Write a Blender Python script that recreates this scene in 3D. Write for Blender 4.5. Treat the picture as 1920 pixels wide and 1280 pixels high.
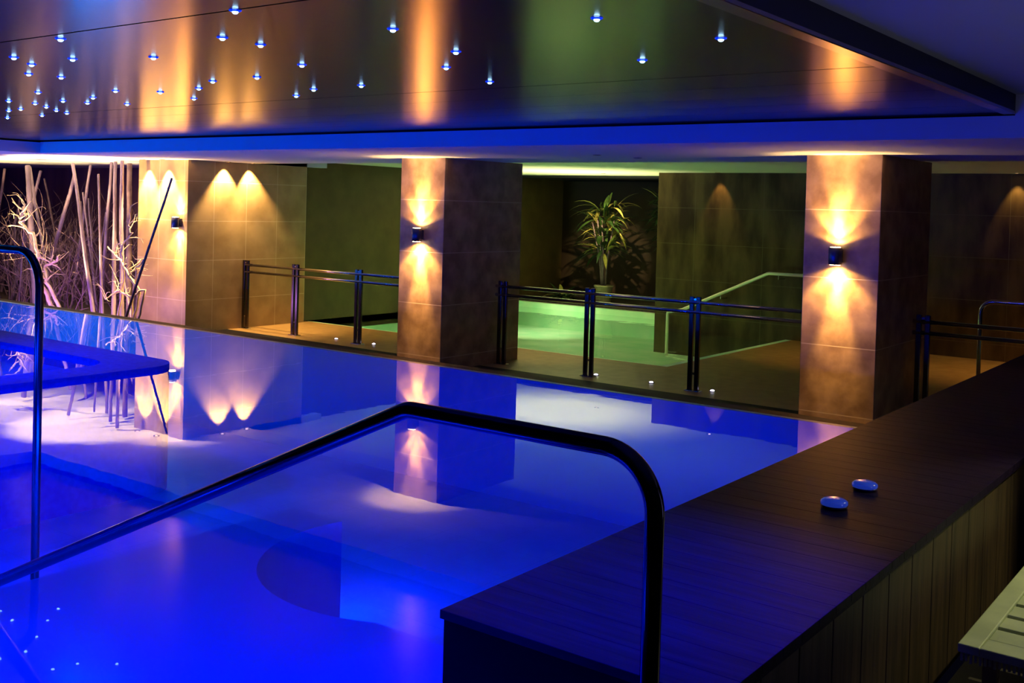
import bpy, bmesh, math, random
from mathutils import Vector, Matrix

for o in list(bpy.data.objects):
    bpy.data.objects.remove(o, do_unlink=True)
SC = bpy.context.scene
COL = SC.collection
random.seed(7)

# ------------------------------------------------------------------ camera
# world: x runs along the colonnade, y away from the camera, z = 0 is the pool's water level
cam_d = bpy.data.cameras.new('camera')
cam = bpy.data.objects.new('camera', cam_d)
COL.objects.link(cam)
yaw, pitch, roll = math.radians(36.917), math.radians(1.350), math.radians(1.5835)
fwd = Vector((-math.sin(yaw) * math.cos(pitch), math.cos(yaw) * math.cos(pitch), -math.sin(pitch)))
r0 = Vector((math.cos(yaw), math.sin(yaw), 0))
u0 = r0.cross(fwd)
rt = r0 * math.cos(roll) + u0 * math.sin(roll)
up = -r0 * math.sin(roll) + u0 * math.cos(roll)
m = Matrix((rt, up, -fwd)).transposed().to_4x4()
m.translation = Vector((0, 0, 1.53))
cam.matrix_world = m
cam_d.sensor_width = 36
cam_d.sensor_fit = 'HORIZONTAL'
cam_d.lens = 1992.86 / 1920 * 36
cam_d.shift_y = -205.456 / 1920
cam_d.clip_start = 0.05
SC.camera = cam

# ------------------------------------------------------------------ world, exposure
w = bpy.data.worlds.new('world'); SC.world = w; w.use_nodes = True
w.node_tree.nodes['Background'].inputs[0].default_value = (0.02, 0.02, 0.06, 1)
w.node_tree.nodes['Background'].inputs[1].default_value = 0.05
SC.view_settings.view_transform = 'Standard'
SC.view_settings.look = 'None'
SC.view_settings.exposure = 0.0
SC.view_settings.gamma = 1.0
SC.view_settings.use_curve_mapping = False

WARM = (1.0, 0.57, 0.17)
WARMW = (1.0, 0.66, 0.27)
BLUE = (0.0, 0.035, 1.0)


def light(name, kind, loc, power, color, to=None, size=0.05, size_y=None, angle=60, blend=0.5, spread=None):
    d = bpy.data.lights.new(name, kind)
    o = bpy.data.objects.new(name, d)
    COL.objects.link(o)
    o.location = loc
    d.energy = power
    d.color = color
    if kind == 'AREA':
        d.shape = 'RECTANGLE'
        d.size = size
        d.size_y = size_y or size
        if spread: d.spread = math.radians(spread)
    else:
        d.shadow_soft_size = size
    if kind == 'SPOT':
        d.spot_size = math.radians(angle)
        d.spot_blend = blend
    if to is not None:
        o.rotation_euler = (Vector(to) - Vector(loc)).to_track_quat('-Z', 'Y').to_euler()
    return o


# pool lights: set in the pool walls and in the shelf's far side, below the water
UW = 1.0
light('pool_wall_light', 'AREA', (-4.84, 4.56, -0.75), 20 * UW, BLUE, (-4.3, 7, -1.0), 0.36, 0.3, spread=150)
for xx, pw in ((-2.8, 28), (-4.6, 36), (-6.9, 70), (-9.5, 90), (-13.0, 110)):
    light('pool_wall_light', 'AREA', (xx, 1.1, -0.26), pw * UW, BLUE, (xx - .6, 3.8, -1.0), 0.8, 0.16, spread=130)
light('pool_wall_light', 'AREA', (-5.1, 3.2, -0.7), 70 * UW, BLUE, (-12, 3.4, -0.9), 0.8, 0.3)
light('pool_wall_light', 'AREA', (-15.9, 5.0, -0.4), 170 * UW, (0.0, 0.30, 1.0), (-5, 5, -0.8), 1.6, 0.3)
light('pool_wall_light', 'AREA', (-12.0, 7.5, -0.4), 100 * UW, (0.0, 0.30, 1.0), (-12, 2, -0.9), 1.6, 0.3)
light('spa_light', 'AREA', (-10.2, 2.43, -0.05), 60, (0.0, 0.2, 1.0), (-10.2, 5.0, -.3), 1.6, 0.06)
# blue fill spots added under the ceilings to tint spa, boards and shelf
light('blue_fill_spot', 'SPOT', (-9.5, 4.0, 2.22), 500, BLUE, (-9.3, 4.6, 0), .05, angle=95, blend=1)
light('blue_fill_spot', 'SPOT', (-1.60, 2.75, 2.34), 1100, (.0, .006, 1.0), (-1.78, 3.1, 0.2), .05, angle=58, blend=1)
light('blue_fill_spot', 'SPOT', (-2.9, 1.7, 2.22), 420, (0, .012, 1.0), (-3.9, 2.9, -.4), .05, angle=95, blend=1)
light('violet_fill_light', 'AREA', (2.2, 4.5, 1.7), 18, (.42, .40, 1.0), (1.2, 4.5, 2.5), .2, 4.0, spread=130)  # violet fill added to tint the right ceiling, not a real fixture
# the small pool of the far room
light('far_pool_light', 'AREA', (-11.8, 12.45, -0.72), 34, (0.55, 1.0, 0.45), (-10.8, 16.5, -1.1), 1.4, 0.25)
light('far_pool_light', 'AREA', (-8.2, 12.45, -0.75), 14, (0.55, 1.0, 0.42), (-8.6, 17.5, -1.1), 1.0, 0.25)

light('far_pool_floor_light', 'AREA', (-10.9, 16.0, -.93), 110, (1.0, .92, .48), (-10.9, 16.1, 1), .9, .5, spread=85)
light('far_pool_floor_light', 'SPOT', (-11.6, 16.2, 2.15), 800, (1.0, .95, .55), (-12.1, 17.1, -.9), .1, angle=44, blend=1)  # added spot under the ceiling that brightens the pool floor, no lamp there

# ------------------------------------------------------------------ helpers
def tag(o, label=None, cat=None, group=None, kind=None):
    if label: o['label'] = label
    if cat: o['category'] = cat
    if group: o['group'] = group
    if kind: o['kind'] = kind
    return o


def obj(name, bm, mat, parent=None, smooth=False, loc=None):
    me = bpy.data.meshes.new(name)
    bmesh.ops.recalc_face_normals(bm, faces=bm.faces)
    bm.to_mesh(me); bm.free()
    for mm in (mat if isinstance(mat, (list, tuple)) else [mat]):
        me.materials.append(mm)
    if smooth:
        for p in me.polygons: p.use_smooth = True
    o = bpy.data.objects.new(name, me)
    COL.objects.link(o)
    if loc is not None: o.location = loc
    if parent is not None: o.parent = parent
    return o


def empty(name, loc, label, cat, group=None):
    o = bpy.data.objects.new(name, None)
    COL.objects.link(o)
    o.location = loc
    o.empty_display_size = 0.1
    return tag(o, label, cat, group)


def copy_tree(o, parent=None):
    c = o.copy(); COL.objects.link(c)
    if parent: c.parent = parent
    for ch in [x for x in COL.objects if x.parent == o]:
        copy_tree(ch, c)
    return c


def box(bm, x0, x1, y0, y1, z0, z1, bev=0.0, mi=0):
    r = bmesh.ops.create_cube(bm, size=1.0)
    vs = r['verts']
    for v in vs:
        v.co = Vector(((x0 + x1) / 2 + v.co.x * (x1 - x0), (y0 + y1) / 2 + v.co.y * (y1 - y0), (z0 + z1) / 2 + v.co.z * (z1 - z0)))
    fs = {f for v in vs for f in v.link_faces}
    for f in fs: f.material_index = mi
    if bev > 0:
        es = list({e for v in vs for e in v.link_edges})
        bmesh.ops.bevel(bm, geom=es, offset=bev, segments=2, affect='EDGES', profile=0.5)
    return bm


def nb(): return bmesh.new()


def round_path(pts, rad, seg=8):
    """fillet the corners of a polyline"""
    pts = [Vector(p) for p in pts]
    out = [pts[0]]
    for i in range(1, len(pts) - 1):
        a, b, c = pts[i - 1], pts[i], pts[i + 1]
        u, v = (a - b).normalized(), (c - b).normalized()
        R = rad[i - 1] if isinstance(rad, (list, tuple)) else rad
        th = u.angle(v)
        t = min(R / math.tan(th / 2), (a - b).length * .49, (c - b).length * .9)
        R2 = t * math.tan(th / 2)
        cen = b + (u + v).normalized() * (R2 / math.sin(th / 2))
        s, e = (b + u * t) - cen, (b + v * t) - cen
        ang = s.angle(e); ax = s.cross(e).normalized()
        for k in range(seg + 1):
            out.append(cen + Matrix.Rotation(ang * k / seg, 3, ax) @ s)
    out.append(pts[-1])
    return out


def tube(bm, pts, r, n=14, caps=True, mi=0):
    pts = [Vector(p) for p in pts]
    rs = r if isinstance(r, (list, tuple)) else [r] * len(pts)
    rings = []
    t0 = (pts[1] - pts[0]).normalized()
    ref = Vector((0, 0, 1)) if abs(t0.z) < .9 else Vector((1, 0, 0))
    nrm = t0.cross(ref).normalized()
    for i, p in enumerate(pts):
        if i == 0: t = pts[1] - pts[0]
        elif i == len(pts) - 1: t = pts[-1] - pts[-2]
        else: t = (pts[i + 1] - pts[i]).normalized() + (pts[i] - pts[i - 1]).normalized()
        t.normalize()
        nrm = (nrm - t * nrm.dot(t)).normalized()
        bn = t.cross(nrm)
        rings.append([bm.verts.new(p + (nrm * math.cos(2 * math.pi * k / n) + bn * math.sin(2 * math.pi * k / n)) * rs[i]) for k in range(n)])
    for a, b in zip(rings, rings[1:]):
        for k in range(n):
            f = bm.faces.new((a[k], a[(k + 1) % n], b[(k + 1) % n], b[k])); f.material_index = mi; f.smooth = True
    if caps:
        bm.faces.new(rings[0]).material_index = mi
        bm.faces.new(rings[-1][::-1]).material_index = mi
    return bm


def lathe(bm, prof, c=(0, 0, 0), n=24, sx=1, sy=1, mi=0):
    rings = []
    for r, z in prof:
        if r < 1e-5: rings.append([bm.verts.new((c[0], c[1], c[2] + z))])
        else: rings.append([bm.verts.new((c[0] + sx * r * math.cos(2 * math.pi * k / n), c[1] + sy * r * math.sin(2 * math.pi * k / n), c[2] + z)) for k in range(n)])
    for a, b in zip(rings, rings[1:]):
        for k in range(n):
            k2 = (k + 1) % n
            if len(a) == 1 and len(b) == 1: continue
            if len(a) == 1: f = bm.faces.new((a[0], b[k2], b[k]))
            elif len(b) == 1: f = bm.faces.new((a[k], a[k2], b[0]))
            else: f = bm.faces.new((a[k], a[k2], b[k2], b[k]))
            f.material_index = mi; f.smooth = True
    return bm


def prism(bm, poly, z0, z1, mi=0):
    lo = [bm.verts.new((x, y, z0)) for x, y in poly]
    hi = [bm.verts.new((x, y, z1)) for x, y in poly]
    bm.faces.new(lo[::-1]).material_index = mi
    bm.faces.new(hi).material_index = mi
    n = len(poly)
    for i in range(n):
        bm.faces.new((lo[i], lo[(i + 1) % n], hi[(i + 1) % n], hi[i])).material_index = mi
    return bm


# ------------------------------------------------------------------ materials
def mat(name, base=(.5, .5, .5), rough=.5, metal=0.0, spec=.5, emit=None, es=0.0, coat=0.0):
    M = bpy.data.materials.new(name); M.use_nodes = True
    b = M.node_tree.nodes['Principled BSDF']
    b.inputs['Base Color'].default_value = (*base, 1)
    b.inputs['Roughness'].default_value = rough
    b.inputs['Metallic'].default_value = metal
    b.inputs['Specular IOR Level'].default_value = spec
    b.inputs['Coat Weight'].default_value = coat
    if emit:
        b.inputs['Emission Color'].default_value = (*emit, 1)
        b.inputs['Emission Strength'].default_value = es
    return M


def N(M, t, **kw):
    n = M.node_tree.nodes.new(t)
    for k, v in kw.items(): setattr(n, k, v)
    return n


def L(M, a, b): M.node_tree.links.new(a, b)


def noise_mat(name, c1, c2, scale, rough=.5, stretch=(1, 1, 1), metal=0, bump=0.0, detail=5, spec=.5, lo=.35, hi=.65, coat=0.0):
    M = mat(name, c1, rough, metal, spec, coat=coat)
    b = M.node_tree.nodes['Principled BSDF']
    tc = N(M, 'ShaderNodeTexCoord'); mp = N(M, 'ShaderNodeMapping'); mp.inputs['Scale'].default_value = stretch
    nz = N(M, 'ShaderNodeTexNoise'); nz.inputs['Scale'].default_value = scale; nz.inputs['Detail'].default_value = detail
    cr = N(M, 'ShaderNodeValToRGB')
    cr.color_ramp.elements[0].position = lo; cr.color_ramp.elements[0].color = (*c1, 1)
    cr.color_ramp.elements[1].position = hi; cr.color_ramp.elements[1].color = (*c2, 1)
    L(M, tc.outputs['Object'], mp.inputs['Vector']); L(M, mp.outputs[0], nz.inputs['Vector'])
    L(M, nz.outputs[0], cr.inputs[0]); L(M, cr.outputs[0], b.inputs['Base Color'])
    if bump:
        bp = N(M, 'ShaderNodeBump'); bp.inputs['Strength'].default_value = bump; bp.inputs['Distance'].default_value = .01
        L(M, nz.outputs[0], bp.inputs['Height']); L(M, bp.outputs[0], b.inputs['Normal'])
    M['cr'] = cr.name
    return M


def add_joints(M, axis_mods, width=.008, color=(.55, .45, .35), bumpd=None):
    """fine joint lines at given axis: [(axis, period, offset)], mixed over the base colour"""
    nt = M.node_tree; b = nt.nodes['Principled BSDF']
    src = b.inputs['Base Color'].links[0].from_socket if b.inputs['Base Color'].links else None
    tc = N(M, 'ShaderNodeTexCoord'); sp = N(M, 'ShaderNodeSeparateXYZ'); L(M, tc.outputs['Object'], sp.inputs[0])
    tot = None
    for ax, per, off in axis_mods:
        a = N(M, 'ShaderNodeMath', operation='ADD'); L(M, sp.outputs[ax], a.inputs[0]); a.inputs[1].default_value = 100 * per - off
        d = N(M, 'ShaderNodeMath', operation='MODULO'); L(M, a.outputs[0], d.inputs[0]); d.inputs[1].default_value = per
        c = N(M, 'ShaderNodeMath', operation='LESS_THAN'); L(M, d.outputs[0], c.inputs[0]); c.inputs[1].default_value = width
        if tot is None: tot = c
        else:
            mx = N(M, 'ShaderNodeMath', operation='MAXIMUM'); L(M, tot.outputs[0], mx.inputs[0]); L(M, c.outputs[0], mx.inputs[1]); tot = mx
    mix = N(M, 'ShaderNodeMix', data_type='RGBA')
    L(M, tot.outputs[0], mix.inputs[0])
    if src: L(M, src, mix.inputs[6])
    else: mix.inputs[6].default_value = b.inputs['Base Color'].default_value
    mix.inputs[7].default_value = (*color, 1)
    L(M, mix.outputs[2], b.inputs['Base Color'])
    return M


STONE = add_joints(noise_mat('brown_stone', (.25, .145, .07), (.46, .29, .15), 5, .38, bump=.15), [(2, .64, .3)], .009, (.6, .45, .28))
STONE_W = add_joints(noise_mat('brown_wall_stone', (.30, .19, .08), (.42, .28, .13), 3, .42), [(2, .60, -.02), (1, .62, .36), (0, .62, .1)], .008, (.55, .43, .28))
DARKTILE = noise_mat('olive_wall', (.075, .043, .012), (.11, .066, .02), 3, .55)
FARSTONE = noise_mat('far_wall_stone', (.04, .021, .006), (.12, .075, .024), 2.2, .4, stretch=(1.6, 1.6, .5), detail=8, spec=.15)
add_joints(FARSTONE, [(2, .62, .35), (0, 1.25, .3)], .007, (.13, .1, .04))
WHITEC = mat('white_ceiling_paint', (.52, .54, .58), .8)
FARCEIL = mat('cream_ceiling_paint', (.68, .66, .52), .75)
BLACKP = mat('black_paint', (.006, .006, .012), .6)
TRIM = mat('bronze_trim', (.55, .42, .3), .25, 1.0)
DECKF = noise_mat('sand_floor_tile', (.30, .17, .05), (.38, .22, .075), 6, .42)
EDGE = mat('wet_black_stone', (.008, .007, .010), .6, spec=.08)
POOLT = add_joints(noise_mat('pool_mosaic', (.30, .52, .85), (.40, .62, .92), 3, .5), [(0, .5, 0), (1, .5, 0)], .006, (.25, .45, .8))
POOLD = mat('pool_shelf_tile', (.30, .52, .88), .5)
GREENT = noise_mat('far_pool_tile', (.5, .9, .6), (.8, 1.0, .75), 2, .5)
SPA = noise_mat('blue_mosaic', (.02, .06, .5), (.03, .09, .62), 20, .8, spec=.05)
WOOD = noise_mat('dark_deck_board', (.006, .003, .016), (.016, .008, .030), 3, .5, spec=.06, stretch=(1, 12, 1), bump=.12, detail=6)
WOODV = noise_mat('brown_plank', (.028, .015, .006), (.065, .036, .014), 3, .55, stretch=(8, 8, .7), bump=.3)
CHROME = mat('polished_steel', (.62, .6, .6), .12, 1.0)
DCHROME = mat('dark_steel', (.13, .11, .11), .24, 1.0)
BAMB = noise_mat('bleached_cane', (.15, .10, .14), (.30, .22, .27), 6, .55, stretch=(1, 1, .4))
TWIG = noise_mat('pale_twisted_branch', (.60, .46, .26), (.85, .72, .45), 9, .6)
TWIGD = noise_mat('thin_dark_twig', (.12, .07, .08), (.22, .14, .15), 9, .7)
GARDEN = noise_mat('garden_backdrop_wall', (.12, .05, .10), (.26, .12, .14), .9, .7, stretch=(3, 3, .15))
SOIL = noise_mat('dark_pebble_bed', (.03, .02, .02), (.08, .05, .04), 30, .8, bump=.5)
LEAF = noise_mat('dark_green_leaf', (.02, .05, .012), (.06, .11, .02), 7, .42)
LEAF_LIT = noise_mat('lit_yellow_leaf', (.42, .34, .06), (.7, .58, .16), 7, .4)  # leaf colour with the yellow lamplight painted in
POT = noise_mat('cream_pot_glaze', (.35, .3, .18), (.45, .38, .22), 6, .4)
PALEW = noise_mat('pale_teak', (.42, .47, .26), (.55, .6, .34), 5, .6, stretch=(1, 1, 1))
WEAVE = noise_mat('woven_cane', (.3, .3, .15), (.45, .42, .2), 40, .7)
SCON = mat('sconce_metal', (.10, .10, .16), .35, .8)
LAMPW = mat('warm_lamp_lens', (1, .8, .5), .4, emit=(1, .72, .36), es=25)
SPOTW = mat('downlight_lens', (1, .8, .6), .4, emit=(1, .75, .5), es=7)
DIMW = mat('unlit_downlight', (.16, .14, .2), .4)
STARC = mat('star_lens', (.6, .8, 1), .3, emit=(.30, .62, 1.0), es=9)
STARR = mat('star_blue_halo', (.02, .06, .8), .3, emit=(0.0, .03, .85), es=.9)  # blue halo of the stars, made as a glowing ring
FLED = mat('floor_led_lens', (.8, .8, 1), .3, emit=(.75, .7, 1.0), es=5)
PUCK = mat('blue_glass_puck', (.05, .12, .8), .12, emit=(.02, .06, .6), es=.35, coat=1.0)
PUCKB = mat('dark_puck_base', (.02, .02, .09), .3)

# star ceiling: glossy brown lacquered panels
CEIL = mat('brown_lacquer_panel', (.30, .20, .11), .19, .25, spec=1.0)
nt = CEIL.node_tree; b = nt.nodes['Principled BSDF']
b.inputs['IOR'].default_value = 2.1
b.inputs['Specular Tint'].default_value = (.95, .74, .52, 1)
tc = N(CEIL, 'ShaderNodeTexCoord'); mp = N(CEIL, 'ShaderNodeMapping'); mp.inputs['Scale'].default_value = (.6, 14, 1)
nz = N(CEIL, 'ShaderNodeTexNoise'); nz.inputs['Scale'].default_value = 2; nz.inputs['Detail'].default_value = 6
cr = N(CEIL, 'ShaderNodeValToRGB')
cr.color_ramp.elements[0].color = (.020, .012, .012, 1); cr.color_ramp.elements[1].color = (.036, .022, .020, 1)
L(CEIL, tc.outputs['Object'], mp.inputs[0]); L(CEIL, mp.outputs[0], nz.inputs[0]); L(CEIL, nz.outputs[0], cr.inputs[0]); L(CEIL, cr.outputs[0], b.inputs['Base Color'])

# water: sharp mirror by angle, otherwise clear
def water(name, tint, rough, bump):
    M = bpy.data.materials.new(name); M.use_nodes = True
    nt = M.node_tree; nt.nodes.clear()
    out = N(M, 'ShaderNodeOutputMaterial'); mx = N(M, 'ShaderNodeMixShader')
    tr = N(M, 'ShaderNodeBsdfTransparent'); tr.inputs[0].default_value = (*tint, 1)
    gl = N(M, 'ShaderNodeBsdfGlossy'); gl.inputs['Roughness'].default_value = rough
    lw = N(M, 'ShaderNodeLayerWeight'); lw.inputs[0].default_value = .5
    pw = N(M, 'ShaderNodeMath', operation='POWER'); pw.inputs[1].default_value = 5
    ml = N(M, 'ShaderNodeMath', operation='MULTIPLY_ADD'); ml.inputs[1].default_value = .98; ml.inputs[2].default_value = .02
    L(M, lw.outputs['Facing'], pw.inputs[0]); L(M, pw.outputs[0], ml.inputs[0]); L(M, ml.outputs[0], mx.inputs[0])
    L(M, tr.outputs[0], mx.inputs[1]); L(M, gl.outputs[0], mx.inputs[2]); L(M, mx.outputs[0], out.inputs[0])
    tc = N(M, 'ShaderNodeTexCoord'); nz = N(M, 'ShaderNodeTexNoise'); nz.inputs['Scale'].default_value = 1.6; nz.inputs['Detail'].default_value = 3
    bp = N(M, 'ShaderNodeBump'); bp.inputs['Strength'].default_value = bump; bp.inputs['Distance'].default_value = .02
    L(M, tc.outputs['Object'], nz.inputs[0]); L(M, nz.outputs[0], bp.inputs['Height']); L(M, bp.outputs[0], gl.inputs['Normal'])
    return M


WATER = water('still_pool_water', (.22, .62, 1.0), .012, .03)
WATERG = water('far_pool_water', (.9, 1, .92), .03, .35)

# ------------------------------------------------------------------ the setting
def S(name, bm, m_, smooth=False): return tag(obj(name, bm, m_, None, smooth), kind='structure')

# pool shell
S('floor_pool', box(nb(), -16.0, -2.15, 1.0, 7.63, -1.25, -1.1), POOLT)
S('wall_pool_east', box(nb(), -2.15, -1.95, 2.6, 12.2, -1.1, -0.02), POOLT)
S('wall_pool_south', box(nb(), -16.2, -1.3, .8, 1.0, -1.25, 0.1), POOLT)
S('wall_pool_west', box(nb(), -18.2, -18.0, 1.0, 7.63, -1.25, 0.0), POOLT)
S('floor_pool_west', box(nb(), -18.0, -16.0, 1.0, 7.63, -1.25, -1.1), POOLT)
S('wall_pool_north', box(nb(), -18.2, -2.15, 7.63, 7.70, -1.25, -0.004), mat('infinity_wall_tile', (.09, .34, .52), .4))
# near steps below the water in front of the boarded wall
S('floor_step', box(nb(), -2.15, -1.3, 1.0, 2.55, -1.25, -.25), POOLT)
# submerged shelf with a round bite taken out of it
arc = [(-5.05, 1.0), (-2.15, 1.0), (-2.15, 3.55)]
cx, cy, rr = -3.78, 4.30, .87
for k in range(0, 25):
    a = math.radians(-62 - (190 - 62) * k / 24)
    arc.append((cx + rr * math.cos(a), cy + rr * math.sin(a)))
arc += [(-4.62, 4.52), (-5.05, 4.52)]
S('trim_shelf', prism(nb(), arc, -1.1, -.4), POOLD)
S('trim_gutter', box(nb(), -13.6, -2.15, 7.9, 10.58, -.7, -.5), EDGE)
S('wall_overflow', box(nb(), -26, -2.15, 7.70, 7.9, -.5, -.012), EDGE)

# floors
S('floor', box(nb(), -13.6, -2.15, 10.58, 12.3, -.7, -.5), DECKF)
bm = nb()
box(bm, -6.65, 1.5, 12.3, 16.45, -.7, -.5)
box(bm, -1.95, 1.5, 8.15, 12.3, -.7, -.5)
S('floor_far', bm, DECKF)
S('floor_bench', box(nb(), -1.2, 2.5, 2.4, 8.15, -.7, -.5), mat('dark_floor_tile', (.03, .02, .014), .5))
S('floor_landing', box(nb(), -1.3, 1.5, -1.0, 2.4, -.5, -.02), mat('dark_landing_tile', (.05, .035, .03), .5))
S('floor_garden', box(nb(), -26, -13.9, 7.75, 13.5, -.7, -.45), SOIL)
# far pool shell
bm = nb()
box(bm, -13.6, -6.65, 12.3, 18.0, -1.15, -.95)
box(bm, -13.6, -6.65, 12.25, 12.4, -1.3, -.51)
box(bm, -6.75, -6.65, 12.3, 16.45, -1.3, -.5)
box(bm, -13.8, -13.6, 12.3, 18.0, -1.3, -.5)
box(bm, -13.6, -9.17, 18.0, 18.15, -1.3, -.45)
S('floor_far_pool', bm, GREENT)
def far_w():
    b_ = nb(); b_.faces.new([b_.verts.new((x, y, -.56)) for x, y in ((-13.6, 12.4), (-6.75, 12.4), (-6.75, 16.45), (-9.17, 16.45), (-9.17, 18.0), (-13.6, 18.0))]); return b_
tag(obj('far_pool_water', far_w(), WATERG), 'green lit water of the small pool beyond the railings', 'pool water', kind='stuff')

# walls
S('wall_side', box(nb(), -14.7, -13.45, 9.8, 12.15, -.7, 2.35), STONE_W)
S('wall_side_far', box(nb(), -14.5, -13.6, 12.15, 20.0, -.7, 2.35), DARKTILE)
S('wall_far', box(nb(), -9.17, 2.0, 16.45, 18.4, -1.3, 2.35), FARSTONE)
S('wall_garden', box(nb(), -30, -14.7, 12.6, 12.8, -.7, 2.6), GARDEN)
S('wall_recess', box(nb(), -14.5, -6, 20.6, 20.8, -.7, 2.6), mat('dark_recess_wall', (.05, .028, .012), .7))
S('floor_recess', box(nb(), -14.5, -8, 18.15, 20.6, -.6, -.42), SOIL)
S('wall_recess_side', box(nb(), -9.17, -9.0, 18.4, 20.6, -.5, 2.35), BLACKP)
S('wall_right', box(nb(), 2.5, 2.7, -3, 17, -.7, 2.6), mat('right_wall', (.2, .16, .14), .8))
S('wall_back', box(nb(), -18.5, 2.7, -3.2, -3.0, -.7, 2.6), mat('back_wall', (.06, .05, .08), .8))
S('wall_left', box(nb(), -26.2, -26, -3, 12.6, -.7, 2.6), mat('left_wall', (.05, .04, .09), .8))

# ceilings
bm = nb()
for i in range(5):          # lacquered panels laid along x, thin shadow joints between them
    y1 = 7.86 - 2.59 * i
    ys = [y1, y1 - .52, y1 - 1.0, y1 - 1.5, y1 - 2.05, y1 - 2.59] if i == 0 else [y1, y1 - 2.59]
    for k in range(len(ys) - 1):
        g = .012 if k in (0,) else .003
        box(bm, -18.0, -1.72, ys[k + 1] + .003, ys[k] - g, 2.27, 2.30)
S('ceiling', bm, CEIL)
S('ceiling_joint_backing', box(nb(), -18.0, -1.72, -3.0, 7.9, 2.301, 2.36), BLACKP)
S('trim_bulkhead', box(nb(), -1.72, -1.66, -3.0, 7.95, 2.285, 2.45), BLACKP)
S('trim_bulkhead_edge', box(nb(), -1.735, -1.655, -3.0, 7.95, 2.262, 2.285, .004), TRIM)
S('ceiling_right', box(nb(), -1.66, 2.5, -3.0, 7.95, 2.40, 2.5), mat('grey_ceiling_paint', (.40, .42, .36), .8))
S('trim_fascia', box(nb(), -14.3, 2.5, 7.95, 8.05, 2.10, 2.255), WHITEC)
S('trim_fascia_upper', box(nb(), -1.66, 2.5, 7.95, 8.05, 2.255, 2.42), WHITEC)
S('trim_shadow_gap', box(nb(), -26, -1.66, 7.99, 8.05, 2.255, 2.36), BLACKP)
S('ceiling_soffit', box(nb(), -26, 2.5, 8.05, 11.0, 2.10, 2.25), WHITEC)
S('ceiling_left', box(nb(), -26, -14.3, -3.0, 8.05, 2.10, 2.25), WHITEC)
S('ceiling_garden', box(nb(), -30, -13.45, 11.0, 12.6, 2.10, 2.25), WHITEC)
S('ceiling_far', box(nb(), -14.5, 2.5, 11.0, 18.0, 2.20, 2.4), FARCEIL)
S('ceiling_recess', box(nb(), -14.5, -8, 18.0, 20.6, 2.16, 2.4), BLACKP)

# water of the main pool
bm = nb()
P = [(-18.0, 1.0), (-1.3, 1.0), (-1.3, 2.55), (-2.15, 2.55), (-2.15, 7.63), (-18.0, 7.63)]
bm.faces.new([bm.verts.new((x, y, 0)) for x, y in P])
wo = obj('pool_water', bm, WATER)
tag(wo, 'still deep blue water filling the large infinity pool', 'pool water', kind='stuff')

# ------------------------------------------------------------------ boarded wall beside the pool
dw = empty('boarded_pool_wall', (-1.68, 2.55, -.5), 'dark timber boarded wall running along the edge of the blue pool', 'wall')
def rel(bm, o):
    bmesh.ops.translate(bm, verts=bm.verts, vec=-Vector(o.location)); return bm
bm = nb(); y = 2.55; i = 0
while y < 12.1:
    box(bm, -2.16, -1.20, y, y + .1445, .222, .25, .0015); y += .146
obj('board_top', rel(bm, dw), WOOD, dw)
obj('wall_core', rel(box(nb(), -1.94, -1.26, 2.6, 12.1, -.5, .22), dw), BLACKP, dw)
obj('end_panel', rel(box(nb(), -2.15, -1.21, 2.56, 2.6, -.9, .221), dw), mat('black_end_panel', (.004, .004, .008), .8, spec=.05), dw)
bm = nb(); y = 2.62
while y < 12.1:
    box(bm, -1.262, -1.235, y, y + .29, -.5, .2, .004); y += .296
obj('plank_cladding', rel(bm, dw), WOODV, dw)
obj('edge_board', rel(box(nb(), -1.235, -1.205, 2.56, 12.1, .203, .221, .003), dw), WOOD, dw)
obj('pool_side_tile', rel(box(nb(), -2.15, -1.95, 2.6, 12.1, -.019, .221), dw), WOOD, dw)

# ------------------------------------------------------------------ columns and wall lamps
def column(xc, label):
    c = tag(obj('stone_column', box(nb(), -.36, .36, 0, 1.58, -.5, 2.105, .006), STONE), label, 'column', 'stone columns of the colonnade')
    c.location = (xc, 9.8, 0)
    return c
column(-8.76, 'square brown stone column rising behind the middle of the infinity edge')
column(-3.51, 'square brown stone column with visible tile joints beside the boarded wall')

def sconce(x, label, k=1.0):
    t = empty('wall_sconce', (x, 9.8, 1.155), label, 'wall lamp', 'up and down wall lamps')
    bm = lathe(nb(), [(0.0, -.08), (.055, -.08), (.062, -.075), (.062, .075), (.055, .08), (0, .08)], (0, -.085, 0), 24)
    obj('lamp_body', bm, SCON, t)
    obj('back_plate', box(nb(), -.045, .045, -.03, -.001, -.06, .06, .004), SCON, t)
    for s in (-1, 1):
        bm = lathe(nb(), [(0, .0), (.045, .0), (.048, .004), (0, .006)], (0, -.085, 0), 20)
        if s < 0: bmesh.ops.rotate(bm, verts=bm.verts, matrix=Matrix.Rotation(math.pi, 3, 'X'), cent=(0, -.085, 0))
        bmesh.ops.translate(bm, verts=bm.verts, vec=(0, 0, s * .0805))
        obj('lamp_lens', bm, LAMPW, t)
        z = 1.155 + s * .095
        light('sconce_beam', 'SPOT', (x, 9.8 - .045, z), 720 * k, WARM, (x, 9.8, z + s * 1.1), .02, angle=38, blend=1.0)
        light('sconce_beam', 'SPOT', (x, 9.8 - .085, z), 125 * k, WARM, (x, 9.8 + .05, z + s), .02, angle=92 if s > 0 else 112, blend=.5)
        light('sconce_beam', 'SPOT', (x, 9.8 - .085, z), 26 * k, WARM, (x, 9.8 + .1, z + s), .02, angle=148, blend=.3)
    return t
sconce(-13.62, 'wall lamp beside the dry branch garden on the brown stone wall', .8)
sconce(-8.76, 'wall lamp on the middle stone column above the infinity edge', 1.0)
sconce(-3.53, 'blue-faced wall lamp on the column beside the boarded wall', .75)

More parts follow.
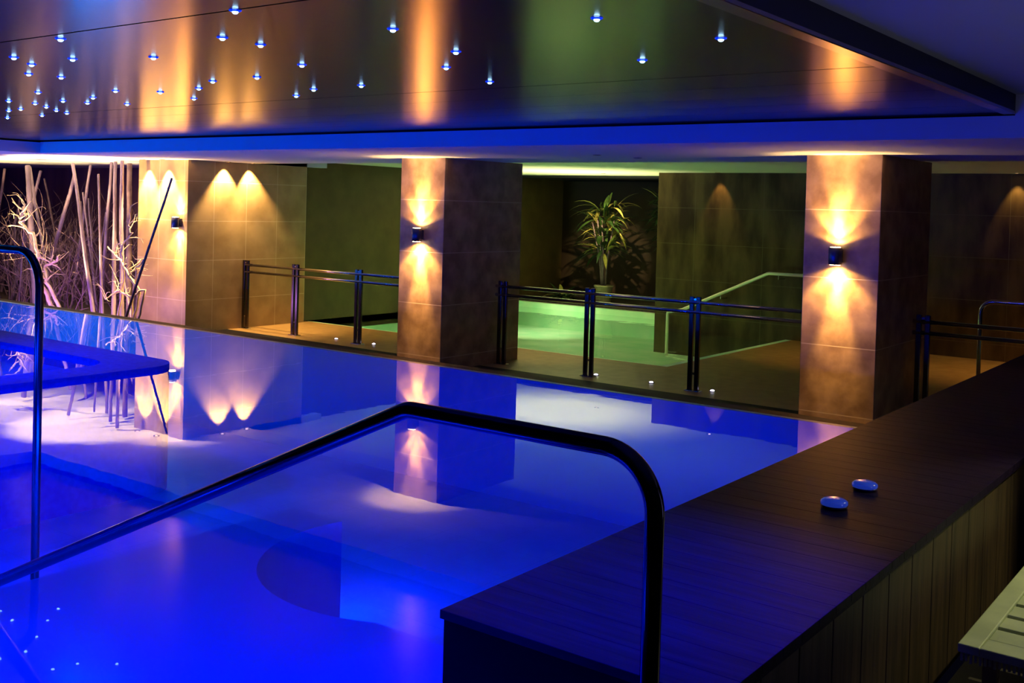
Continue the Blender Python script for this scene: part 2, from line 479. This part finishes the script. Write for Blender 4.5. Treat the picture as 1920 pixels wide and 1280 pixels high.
# ------------------------------------------------------------------ downlights
def downlight(x, y, z, label, lit=True, power=30, aim=None, angle=60, color=WARMW, blend=.6):
    t = empty('recessed_downlight', (x, y, z), label, 'ceiling light', 'recessed downlights')
    obj('trim_ring', lathe(nb(), [(.028, -.001), (.045, -.001), (.047, -.006), (.03, -.008), (.028, -.001)], (0, 0, 0), 20), DIMW if not lit else TRIM, t)
    obj('lamp_lens', lathe(nb(), [(0, -.004), (.028, -.002)], (0, 0, 0), 16), SPOTW if lit else DIMW, t)
    if lit and power: light('downlight_beam', 'SPOT', (x, y, z - .02), power, color, aim or (x, y, 0), .02, angle=angle, blend=blend)
    return t
downlight(-14.42, 9.67, 2.10, 'downlight over the stone wall next to the dry branches', power=620, aim=(-14.42, 9.82, .7), angle=70)
downlight(-13.92, 9.67, 2.10, 'downlight over the stone wall just above its wall lamp', power=820, aim=(-13.92, 9.82, .7), angle=70)
downlight(-13.35, 10.45, 2.10, 'downlight in the soffit nearer the wall lamp corner, lighting the tiled side wall', power=360, aim=(-13.45, 10.45, .2), angle=80)
downlight(-13.35, 10.92, 2.10, 'downlight at the rear of the soffit, second one lighting the tiled side wall', power=340, aim=(-13.45, 11.1, .2), angle=80)
downlight(-7.98, 16.32, 2.20, 'downlight washing the dark far wall above the sloping handrail', power=26, aim=(-7.98, 16.48, 1.2), angle=60)
downlight(-3.36, 16.32, 2.20, 'downlight washing the dark far wall past the column with tile joints', power=26, aim=(-3.36, 16.48, 1.2), angle=60)
downlight(-10.6, 16.9, 2.20, 'small downlight above the potted palms', power=520, aim=(-11.65, 18.7, 1.25), angle=30, color=(1, .8, .4))
downlight(-6.01, 9.45, 2.10, 'unlit downlight in the soffit nearer the pool, between the columns', lit=False)
downlight(-5.87, 10.05, 2.10, 'unlit downlight in the soffit farther from the pool, between the columns', lit=False)
downlight(.35, 7.0, 2.40, 'downlight in the blue ceiling over the slatted bench', power=230, aim=(-.7, 5.2, -.4), angle=46, color=(1.0, .96, .46))
# deck glow of the far room
light('far_room_spot', 'SPOT', (-12.4, 11.5, 2.1), 120, WARM, (-12.3, 11.6, -.5), .05, angle=75, blend=1)
light('far_room_spot', 'SPOT', (-5.6, 14.2, 2.1), 75, WARM, (-5.2, 15.0, -.5), .05, angle=85, blend=1)
light('far_room_spot', 'SPOT', (-2.6, 14.8, 2.1), 170, WARM, (-2.6, 15.0, -.5), .05, angle=85, blend=1)
light('far_room_spot', 'SPOT', (-8.6, 11.6, 2.1), 80, WARM, (-8.6, 12.0, -.5), .05, angle=60, blend=1)

# garden uplights, set in the pebble bed
for x, y, p in ((-17.0, 8.7, 1500), (-15.25, 8.6, 1700), (-18.9, 8.8, 900)):
    light('garden_uplight', 'SPOT', (x, y, -.4), p, (1.0, .68, .26), (x, y + .75, 2.0), .04, angle=62, blend=.5)
light('garden_violet_light', 'AREA', (-15.6, 8.3, -.35), 60, (.62, .25, 1.0), (-16.2, 10.5, 1.5), 2.5, .3)

# ------------------------------------------------------------------ floor markers
for x, lab in ((-11.46, 'small round floor light between the two railing posts nearest the middle column'), (-10.69, 'small round floor light just before the middle column'),
               (-6.92, 'small round floor light at the foot of the railing post past the middle column'), (-6.15, 'small round floor light midway between two railing posts'),
               (-5.36, 'small round floor light just past the last railing post before the jointed column')):
    t = empty('floor_light', (x, 11.0, -.5), lab, 'floor light', 'floor lights along the railing')
    obj('lens', lathe(nb(), [(0, .022), (.018, .018), (.026, .006), (.027, 0.001)], (0, 0, 0), 14), FLED, t)
    obj('ring', lathe(nb(), [(.027, .001), (.027, .008), (.038, .006), (.04, .001)], (0, 0, 0), 18), DCHROME, t)

# ------------------------------------------------------------------ railings
def railing(x0, x1, posts, label, ext0=0.0):
    t = empty('railing', ((x0 + x1) / 2, 10.85, -.5), label, 'railing', 'steel railings on the far deck')
    o = t.location
    for zr in (.505, .395):
        obj('rail', tube(nb(), [(x0 - o.x, 0, zr + .5), (x1 - o.x, 0, zr + .5)], .022, 12), CHROME, t)
    for px in posts:
        bm = nb()
        for s in (-1, 1):
            box(bm, px - o.x + s * .042 - .026, px - o.x + s * .042 + .026, -.018, .018, 0, 1.075, .006)
        p = obj('post', bm, DCHROME, t)
        for zz in (.2, 1.04):
            obj('spacer', box(nb(), px - o.x - .02, px - o.x + .02, -.012, .012, zz - .012, zz + .012), CHROME, p)
        obj('base_plate', box(nb(), px - o.x - .09, px - o.x + .09, -.05, .05, 0.001, .012, .003), CHROME, p)
    return t
railing(-13.37, -9.14, (-13.36, -12.21, -10.87), 'steel railing in front of the warm lit side wall')
railing(-8.38, -3.89, (-8.27, -6.94, -5.53), 'steel railing in front of the green lit pool, between the two columns')
railing(-3.13, 1.2, (-3.03, -.9), 'steel railing running behind the boarded wall, past the jointed column')

# ------------------------------------------------------------------ handrails
hr = empty('pool_handrail', (-1.1, 2.0, 0), 'large dark chrome handrail bent over the near corner of the pool', 'handrail')
pts = round_path([(-1.10, 2.0, -.02), (-1.10, 2.0, 1.008), (-1.82, 2.0, 1.008), (-4.9, 2.0, -.39)], [.13, .10], 12)
obj('rail_tube', rel(tube(nb(), pts, .0215, 24), hr), mat('black_chrome', (.05, .045, .045), .14, 1.0), hr)
obj('base_flange', rel(lathe(nb(), [(0.022, .0), (.05, .0), (.048, -.012), (.05, -.02), (.022, -.02)], (-1.1, 2.0, 0), 24), hr), CHROME, hr)
hr2 = empty('pool_handrail', (-5.95, 3.32, -.4), 'slim chrome handrail with a hooped top standing in the water at the left edge', 'handrail')
pts = round_path([(-5.95, 3.32, -1.09), (-5.95, 3.32, 1.19), (-7.1, 3.32, 1.19), (-7.1, 3.32, -1.09)], [.22, .22], 12)
obj('rail_tube', rel(tube(nb(), pts, .024, 18), hr2), DCHROME, hr2)
obj('base_flange', rel(lathe(nb(), [(0.024, .03), (.05, .02), (.055, 0.0)], (-5.95, 3.32, -1.1), 20), hr2), CHROME, hr2)

hr3 = empty('stair_handrail', (-8.78, 16.25, -.5), 'pale handrail sloping up the dark far wall beside the green pool', 'handrail')
pts = [(-8.78, 16.2, -1.0), (-8.78, 16.2, -.2), (-8.5, 16.2, -.14), (-6.97, 16.2, .57), (-5.9, 16.2, .57)]
obj('rail_tube', rel(tube(nb(), round_path(pts, [.05, .1, .1], 6), .028, 10), hr3), mat('white_rail', (.75, .7, .5), .3, .3), hr3)
for x, z in ((-7.8, .16), (-6.8, .545)):
    obj('wall_bracket', rel(tube(nb(), [(x, 16.2, z), (x, 16.2, z - .06), (x, 16.449, z - .06)], .009, 8), hr3), CHROME, hr3)

hr4 = empty('ladder_rail', (-2.77, 12.0, -.5), 'steel hooped grab rail standing behind the railing by the boarded wall', 'handrail')
pts = round_path([(-2.77, 12.0, -.5), (-2.77, 12.0, .67), (-1.3, 12.0, .67), (-1.3, 12.0, -.5)], [.13, .13], 8)
obj('rail_tube', rel(tube(nb(), pts, .022, 12), hr4), CHROME, hr4)
for x in (-2.77, -1.3):
    obj('base_flange', rel(lathe(nb(), [(0.022, .02), (.05, .012), (.052, 0.001)], (x, 12.0, -.5), 16), hr4), CHROME, hr4)

# ------------------------------------------------------------------ spa rim
def rrect(x0, x1, y0, y1, r, n=8):
    out = []
    for cx_, cy_, a0 in ((x1 - r, y1 - r, 0), (x0 + r, y1 - r, 90), (x0 + r, y0 + r, 180), (x1 - r, y0 + r, 270)):
        for k in range(n + 1):
            a = math.radians(a0 + 90 * k / n)
            out.append((cx_ + r * math.cos(a), cy_ + r * math.sin(a)))
    return out
spa = empty('spa_tub', (-10.2, 4.0, -1.1), 'low blue mosaic spa tub rising just above the pool water', 'spa tub')
bm = nb()
O_, I_ = rrect(-12.6, -8.08, 1.9, 5.9, .35), rrect(-12.1, -8.5, 2.4, 5.45, .3)
def ring(bm, O_, I_, z0, z1):
    a = [bm.verts.new((x, y, z1)) for x, y in O_]; b_ = [bm.verts.new((x, y, z1)) for x, y in I_]
    c = [bm.verts.new((x, y, z0)) for x, y in O_]; d = [bm.verts.new((x, y, z0)) for x, y in I_]
    n = len(O_)
    for i in range(n):
        j = (i + 1) % n
        bm.faces.new((a[i], a[j], b_[j], b_[i])); bm.faces.new((a[i], c[i], c[j], a[j])); bm.faces.new((b_[i], b_[j], d[j], d[i])); bm.faces.new((c[i], d[i], d[j], c[j]))
    return bm
obj('tub_rim', rel(ring(bm, O_, I_, -1.1, .035), spa), SPA, spa)
obj('tub_seat', rel(prism(nb(), rrect(-12.09, -8.51, 2.41, 5.44, .3), -1.1, -.1), spa), POOLT, spa)

# ------------------------------------------------------------------ lamps on the boards
for (x, y, lab) in ((-1.63, 4.58, 'glowing blue oval glass lamp on the boards, nearer one of the pair'), (-1.63, 4.98, 'dimmer blue oval glass lamp on the boards, behind its twin')):
    t = empty('glass_lamp', (x, y, .25), lab, 'lamp', 'blue oval lamps on the boarded wall')
    obj('lamp_glass', lathe(nb(), [(.056, .012), (.060, .02), (.058, .03), (.046, .038), (.025, .042), (0, .043)], (0, 0, 0), 28), PUCK, t)
    obj('lamp_base', lathe(nb(), [(0, 0.001), (.048, .001), (.056, .006), (.0565, .013), (0, .013)], (0, 0, 0), 28), PUCKB, t)

# ------------------------------------------------------------------ slatted bench
be = empty('slatted_bench', (-.68, 5.6, -.5), 'pale slatted timber bench on the floor beside the boarded wall', 'bench')
zt = -.1
bm = nb()
box(bm, -1.03, -.95, 4.30, 6.6, zt - .035, zt, .005); box(bm, -.41, -.33, 4.30, 6.6, zt - .035, zt, .005)
box(bm, -.95, -.41, 4.30, 4.42, zt - .035, zt, .005); box(bm, -.95, -.41, 6.5, 6.6, zt - .035, zt, .005)
obj('frame', rel(bm, be), PALEW, be)
y = 4.44
while y < 6.4:
    obj('slat', rel(box(nb(), -.95, -.41, y, y + .13, zt - .03, zt - .008, .004), be), PALEW, be); y += .165
for x in (-.96, -.40):
    for y in (4.55, 6.4):
        obj('leg', rel(box(nb(), x - .028, x + .028, y - .028, y + .028, -.5, zt - .035, .004), be), TWIGD, be)  # leg colour set dark to paint the shade under the bench
bm = nb(); k = 0
x = -1.02
while x < -.34:
    box(bm, x, x + .009, 4.306, 4.314, zt - .062 - random.random() * .012, zt - .034); x += .017
obj('woven_apron', rel(bm, be), WEAVE, be)

# ------------------------------------------------------------------ star lights in the ceiling
stars = [(-10.27, 5.37), (-9.37, 4.91), (-8.4, 4.4), (-5.68, 3.0), (-9.09, 4.87), (-6.37, 3.46), (-5.88, 3.21), (-8.38, 4.61), (-7.45, 4.12), (-9.58, 5.34), (-8.6, 4.83), (-8.86, 5.07), (-4.78, 2.75), (-6.33, 3.65), (-7.91, 4.58), (-9.05, 5.28), (-5.42, 3.19), (-7.86, 4.76), (-7.39, 4.52), (-6.75, 4.3), (-7.62, 4.96), (-4.93, 3.36), (-6.5, 4.49), (-6.66, 4.89), (-6.01, 4.45), (-5.56, 4.22), (-4.02, 3.1), (-3.4, 2.68), (-5.11, 4.2), (-4.03, 3.33), (-5.73, 5.06), (-4.41, 3.93), (-5.29, 4.82), (-4.82, 4.79), (-3.14, 3.3), (-3.74, 4.35), (-3.32, 3.93), (-3.93, 4.97), (-2.24, 3.49), (-2.66, 4.57), (-2.03, 4.14)]
SL = ['lowest of the three stacked at the left picture edge', 'middle one of the three stacked at the left picture edge', 'top one of the three stacked at the left picture edge',
      'highest one beside the left picture edge, alone above the cluster', 'low in the left cluster, just right of the stacked three', 'lower of the close pair high in the left cluster',
      'upper of the close pair high in the left cluster', 'in the left cluster, just below the faint one at its middle', 'faint one at the middle of the left cluster', 'bottom one of the left cluster, beneath its middle',
      'in the left cluster, just above the bottom one', 'left cluster, just before the closing trio', 'brightest of the left cluster, just under the panel seam',
      'left cluster, third one down under the bright seam star', 'upper of the trio closing the left cluster', 'lowest of the trio closing the left cluster', 'left cluster, high one right of the pair',
      'lower of the pair just right of the left cluster', 'upper of the pair just right of the left cluster', 'single one right of the pair beside the left cluster', 'low single one halfway to the golden reflection',
      'high single one left of the golden wall reflection', 'low one on the left half of the golden wall reflection', 'pinkish one lowest on the golden wall reflection edge', 'middle of the rising row of three by the golden reflection',
      'top of the rising row of three by the golden reflection', 'largest teardrop one high right of the golden reflection', 'topmost of all near the upper picture edge', 'small one under the bright pair high on the panel',
      'right one of the bright pair high on the panel', 'small low one left of the teardrop pair', 'bright teardrop one left of the middle column reflection', 'low one just under the bright teardrop',
      'single low one between the teardrop and the column reflection', 'high one just left of the middle column reflection', 'lower of the pair right of the middle column reflection', 'upper of the pair right of the middle column reflection',
      'single low one past the middle column reflection', 'largest one high on the dark middle of the ceiling', 'one below and right of the largest on the dark ceiling', 'last one before the dark bulkhead']
for (x, y), lab in zip(stars, SL):
    d = math.hypot(x, y)
    s = min(1.0, .55 + .09 * d)
    t = empty('star_light', (x, y, 2.27), 'tiny blue star light, ' + lab, 'ceiling light', 'star lights in the ceiling')
    obj('star_lens', lathe(nb(), [(.008 * s, -.002), (.013 * s, -.005), (.013 * s, -.009), (.009 * s, -.014), (0, -.016)], (0, 0, 0), 12), STARC, t)
    obj('star_halo', lathe(nb(), [(.006 * s, -.006), (.02 * s, -.006), (.026 * s, -.003), (.027 * s, -.0005)], (0, 0, 0), 16), STARR, t)  # emissive ring stands in for the glow around the lens

# ------------------------------------------------------------------ dry branch garden
poles = [(-17.83, 2.0, -17.54, 0.85, 9.6, .055, 'thick pinkish cane reaching the ceiling at the far left of the garden'),
         (-18.29, 1.99, -17.73, 0.81, 9.9, .03, 'slim cane crossing behind the thick pinkish cane'),
         (-18.65, 1.94, -18.84, 1.43, 10.3, .032, 'short topped cane leaning left, right of the thick pinkish cane'),
         (-15.9, 2.02, -15.19, 0.14, 9.3, .032, 'long violet cane leaning from the ceiling down to the right'),
         (-17.24, 1.85, -17.78, 0.62, 10.2, .04, 'broad violet cane leaning left, crossing the long violet cane'),
         (-17.24, 2.05, -17.45, 1.09, 10.6, .03, 'brownish cane behind the crossing violet canes'),
         (-15.12, 1.85, -14.93, -0.27, 9.4, .02, 'thin pointed upright spike in the middle of the garden'),
         (-15.81, 2.07, -15.93, -0.19, 10.0, .03, 'slightly leaning upright cane left of the two straight bright canes'),
         (-15.21, 2.06, -15.09, -0.3, 9.7, .034, 'left one of the two straight bright upright canes'),
         (-14.7, 2.06, -14.56, -0.27, 9.5, .034, 'right one of the two straight bright upright canes'),
         (-12.79, 1.79, -13.58, 0.25, 9.1, .02, 'thin dark stick leaning across the warm lit stone wall'),
         (-19.91, 1.98, -20.11, 1.15, 10.4, .03, 'dim cane at the far left edge of the picture'),
         (-15.33, 2.05, -15.29, 0.34, 10.1, .05, 'knotty dark upright cane next to the lit stone wall'),
         (-17.89, 1.4, -17.63, -0.5, 10.8, .03, 'short cane low behind the twisted branches'),
         (-20.39, 1.5, -20.7, 0.3, 10.9, .03, 'dim leaning cane behind the hooped handrail'),
         (-19.35, 1.81, -18.95, 0.79, 10.9, .022, 'thin dim cane deep in the shaded garden')]
rnd = random.Random(3)
EXTRA = ['first', 'second', 'third', 'fourth', 'fifth', 'sixth', 'seventh', 'eighth', 'ninth', 'tenth']
for i in range(10):
    x = -19.6 + i * .52 + rnd.uniform(-.15, .15)
    poles.append((x + rnd.uniform(-.5, .5), rnd.uniform(.7, 1.7), x, -.3, rnd.uniform(9.4, 11.3), .018, EXTRA[i] + ' from the left of the thin upright background canes'))
for (x1, z1, x0, z0, Y, r, lab) in poles:
    # carry the cane on down into the pebble bed
    dx = (x0 - x1) / (z0 - z1)
    zb = -.46; xb = x0 + dx * (zb - z0)
    xb = max(min(xb, x0 + .5), x0 - .5)
    n = 7
    P0, P1 = Vector((xb, Y - .05, zb)), Vector((x1, Y + rnd.uniform(-.1, .1), z1))
    pp, rr_ = [], []
    for k in range(n + 1):
        f = k / n
        q = P0.lerp(P1, f) + Vector((rnd.uniform(-1, 1) * .012, 0, 0))
        R_ = r * (1 - .25 * f)
        pp += [q, q + (P1 - P0).normalized() * .012, ]; rr_ += [R_ * 1.12, R_]
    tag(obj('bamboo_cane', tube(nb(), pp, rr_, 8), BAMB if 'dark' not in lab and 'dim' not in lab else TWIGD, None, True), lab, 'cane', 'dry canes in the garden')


def twist(bm, p, d, length, r, depth, rnd, curl=.55):
    pts, rs = [p.copy()], [r]
    n = max(4, int(length / .06))
    ax = Vector((rnd.uniform(-1, 1), rnd.uniform(-1, 1), rnd.uniform(-1, 1))).normalized()
    for k in range(n):
        if rnd.random() < .25: ax = Vector((rnd.uniform(-1, 1), rnd.uniform(-1, 1), rnd.uniform(-1, 1))).normalized()
        d = (Matrix.Rotation(rnd.uniform(.1, curl), 3, ax) @ d).normalized()
        d = (d + Vector((0, 0, .06))).normalized()
        p = p + d * (length / n)
        pts.append(p.copy()); rs.append(r * (1 - .7 * (k + 1) / n))
        if depth > 0 and rnd.random() < .38:
            d2 = (Matrix.Rotation(rnd.uniform(.6, 1.3), 3, Vector((rnd.uniform(-1, 1), rnd.uniform(-1, 1), rnd.uniform(-1, 1))).normalized()) @ d).normalized()
            twist(bm, p, d2, length * rnd.uniform(.3, .55), rs[-1] * .75, depth - 1, rnd, curl * 1.1)
    tube(bm, pts, rs, 5)


TW = [([(-15.9, -.45), (-16.18, -0.26), (-16.37, 0.11), (-16.57, 0.59), (-16.81, 0.87), (-17.06, 1.06), (-17.06, 1.31)], .038, 'tall twisted yellow lit branch rising beside the slim hooped handrail', 14),
      ([(-15.8, -.45), (-15.96, -0.27), (-16.19, 0.12), (-16.34, 0.36), (-16.07, 0.47), (-15.9, 0.53)], .034, 'knotted yellow lit branch forking right of the tall twisted one', 12),
      ([(-13.9, -.45), (-13.77, 0.1), (-13.93, 0.36), (-14.32, 0.61), (-14.64, 0.75)], .024, 'straight pale branch slanting up to the left beside the lit stone wall', 6),
      ([(-13.8, -.45), (-13.69, 0.17), (-13.84, 0.05), (-14.23, 0.11), (-14.46, 0.05), (-14.54, -0.04)], .02, 'curly pale branch looping low before the straight canes', 9),
      ([(-14.3, -.45), (-14.2, .3), (-14.13, 0.79), (-13.95, 0.98), (-14.1, 1.11), (-13.92, 1.38)], .016, 'gnarled pale branch climbing next to the knotty cane', 8),
      ([(-13.95, -.45), (-13.92, 0.22), (-13.74, 0.5), (-13.56, 0.64)], .018, 'short pale branch forking at the foot of the leaning dark stick', 6)]
for pts, r, lab, nside in TW:
    rn = random.Random(len(lab) * 3)
    base = [Vector((x, 9.2 + .05 * math.sin(i * 2.1), z)) for i, (x, z) in enumerate(pts)]
    fine, n = [], 5
    for a, c in zip(base, base[1:]):
        for k in range(n): fine.append(a.lerp(c, k / n) + Vector((rn.uniform(-1, 1), rn.uniform(-1, 1), rn.uniform(-1, 1))) * .018)
    fine.append(base[-1])
    bm = tube(nb(), fine, [r * (1 - .6 * i / len(fine)) for i in range(len(fine))], 7)
    for k in range(nside):
        i = rn.randrange(len(fine) // 3, len(fine))
        twist(bm, fine[i], Vector((rn.uniform(-1, 1), rn.uniform(-.6, .6), rn.uniform(-.2, 1))).normalized(), rn.uniform(.15, .4), r * .42, 1, rn)
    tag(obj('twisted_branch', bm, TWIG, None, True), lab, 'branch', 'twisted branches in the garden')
bm = nb(); rn = random.Random(11)
for k in range(150):
    x = rn.uniform(-20.5, -15.3); Y = rn.uniform(9.3, 11.6)
    twist(bm, Vector((x, Y, -.46)), Vector((rn.uniform(-.45, .45), rn.uniform(-.2, .2), 1)).normalized(), rn.uniform(.8, 1.9), .011, 1, rn, .16)
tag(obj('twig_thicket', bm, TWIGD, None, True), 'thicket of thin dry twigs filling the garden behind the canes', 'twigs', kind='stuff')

# ------------------------------------------------------------------ plants beyond the small pool
def leaf(bm, base, d, length, width, droop, mi=0, n=5):
    side = d.cross(Vector((0, 0, 1)));
    side = side.normalized() if side.length > 1e-3 else Vector((1, 0, 0))
    prev = None; p = base.copy(); dd = d.copy()
    for k in range(n + 1):
        f = k / n
        wv = width * math.sin(math.pi * min(.98, f * .9 + .08)) * .5
        a, b_, c = bm.verts.new(p - side * wv + Vector((0, 0, wv * .3))), bm.verts.new(p), bm.verts.new(p + side * wv + Vector((0, 0, wv * .3)))
        if prev:
            for q in ((prev[0], prev[1], b_, a), (prev[1], prev[2], c, b_)):
                f_ = bm.faces.new(q); f_.material_index = mi; f_.smooth = True
        prev = (a, b_, c)
        dd = (dd + Vector((0, 0, -droop / n))).normalized(); p = p + dd * (length / n)


def palm(loc, h, spread, nl, label, seed, lit=.25, pot=True):
    t = empty('potted_palm' if pot else 'low_shrub', loc, label, 'plant')
    rn = random.Random(seed)
    if pot:
        obj('pot', lathe(nb(), [(0, 0), (.13, 0), (.15, .02), (.19, .34), (.205, .35), (.205, .38), (.18, .38), (.17, .33), (0, .33)], (0, 0, 0), 20), POT, t)
        bm = nb()
        for k in range(5):
            a = rn.uniform(0, 6.28)
            tube(bm, [(0.04 * math.cos(a), .04 * math.sin(a), .3), (.1 * math.cos(a), .1 * math.sin(a), h * .4), (.25 * math.cos(a) * spread, .25 * math.sin(a) * spread, h * .75)], [.022, .018, .012], 7)
        obj('stem', bm, TWIGD, t)
    bm = nb()
    for k in range(nl):
        a = rn.uniform(0, 6.28); f = rn.uniform(.25, 1) if pot else rn.uniform(.02, .3)
        R_ = .22 * spread * f * (1 if pot else 2.5)
        p = Vector((R_ * math.cos(a), R_ * math.sin(a), h * (.28 + .62 * f) if pot else h * .2 * f))
        a2 = a + rn.uniform(-.8, .8); el = rn.uniform(-.1, 1.1)
        d = Vector((math.cos(a2) * math.cos(el), math.sin(a2) * math.cos(el), math.sin(el)))
        mi = 1 if rn.random() < lit else 0  # this share of leaves takes the colour with painted lamplight
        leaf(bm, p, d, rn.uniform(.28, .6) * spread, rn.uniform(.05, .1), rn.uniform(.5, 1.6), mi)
    obj('foliage', bm, [LEAF, LEAF_LIT], t)
    return t
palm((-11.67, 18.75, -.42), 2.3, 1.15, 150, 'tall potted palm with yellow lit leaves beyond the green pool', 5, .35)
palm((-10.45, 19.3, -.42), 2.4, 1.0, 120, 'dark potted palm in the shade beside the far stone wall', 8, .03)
palm((-12.75, 18.9, -.42), .9, 1.0, 60, 'low dark shrub at the pool edge, left of the yellow lit palm', 9, .05, pot=False)
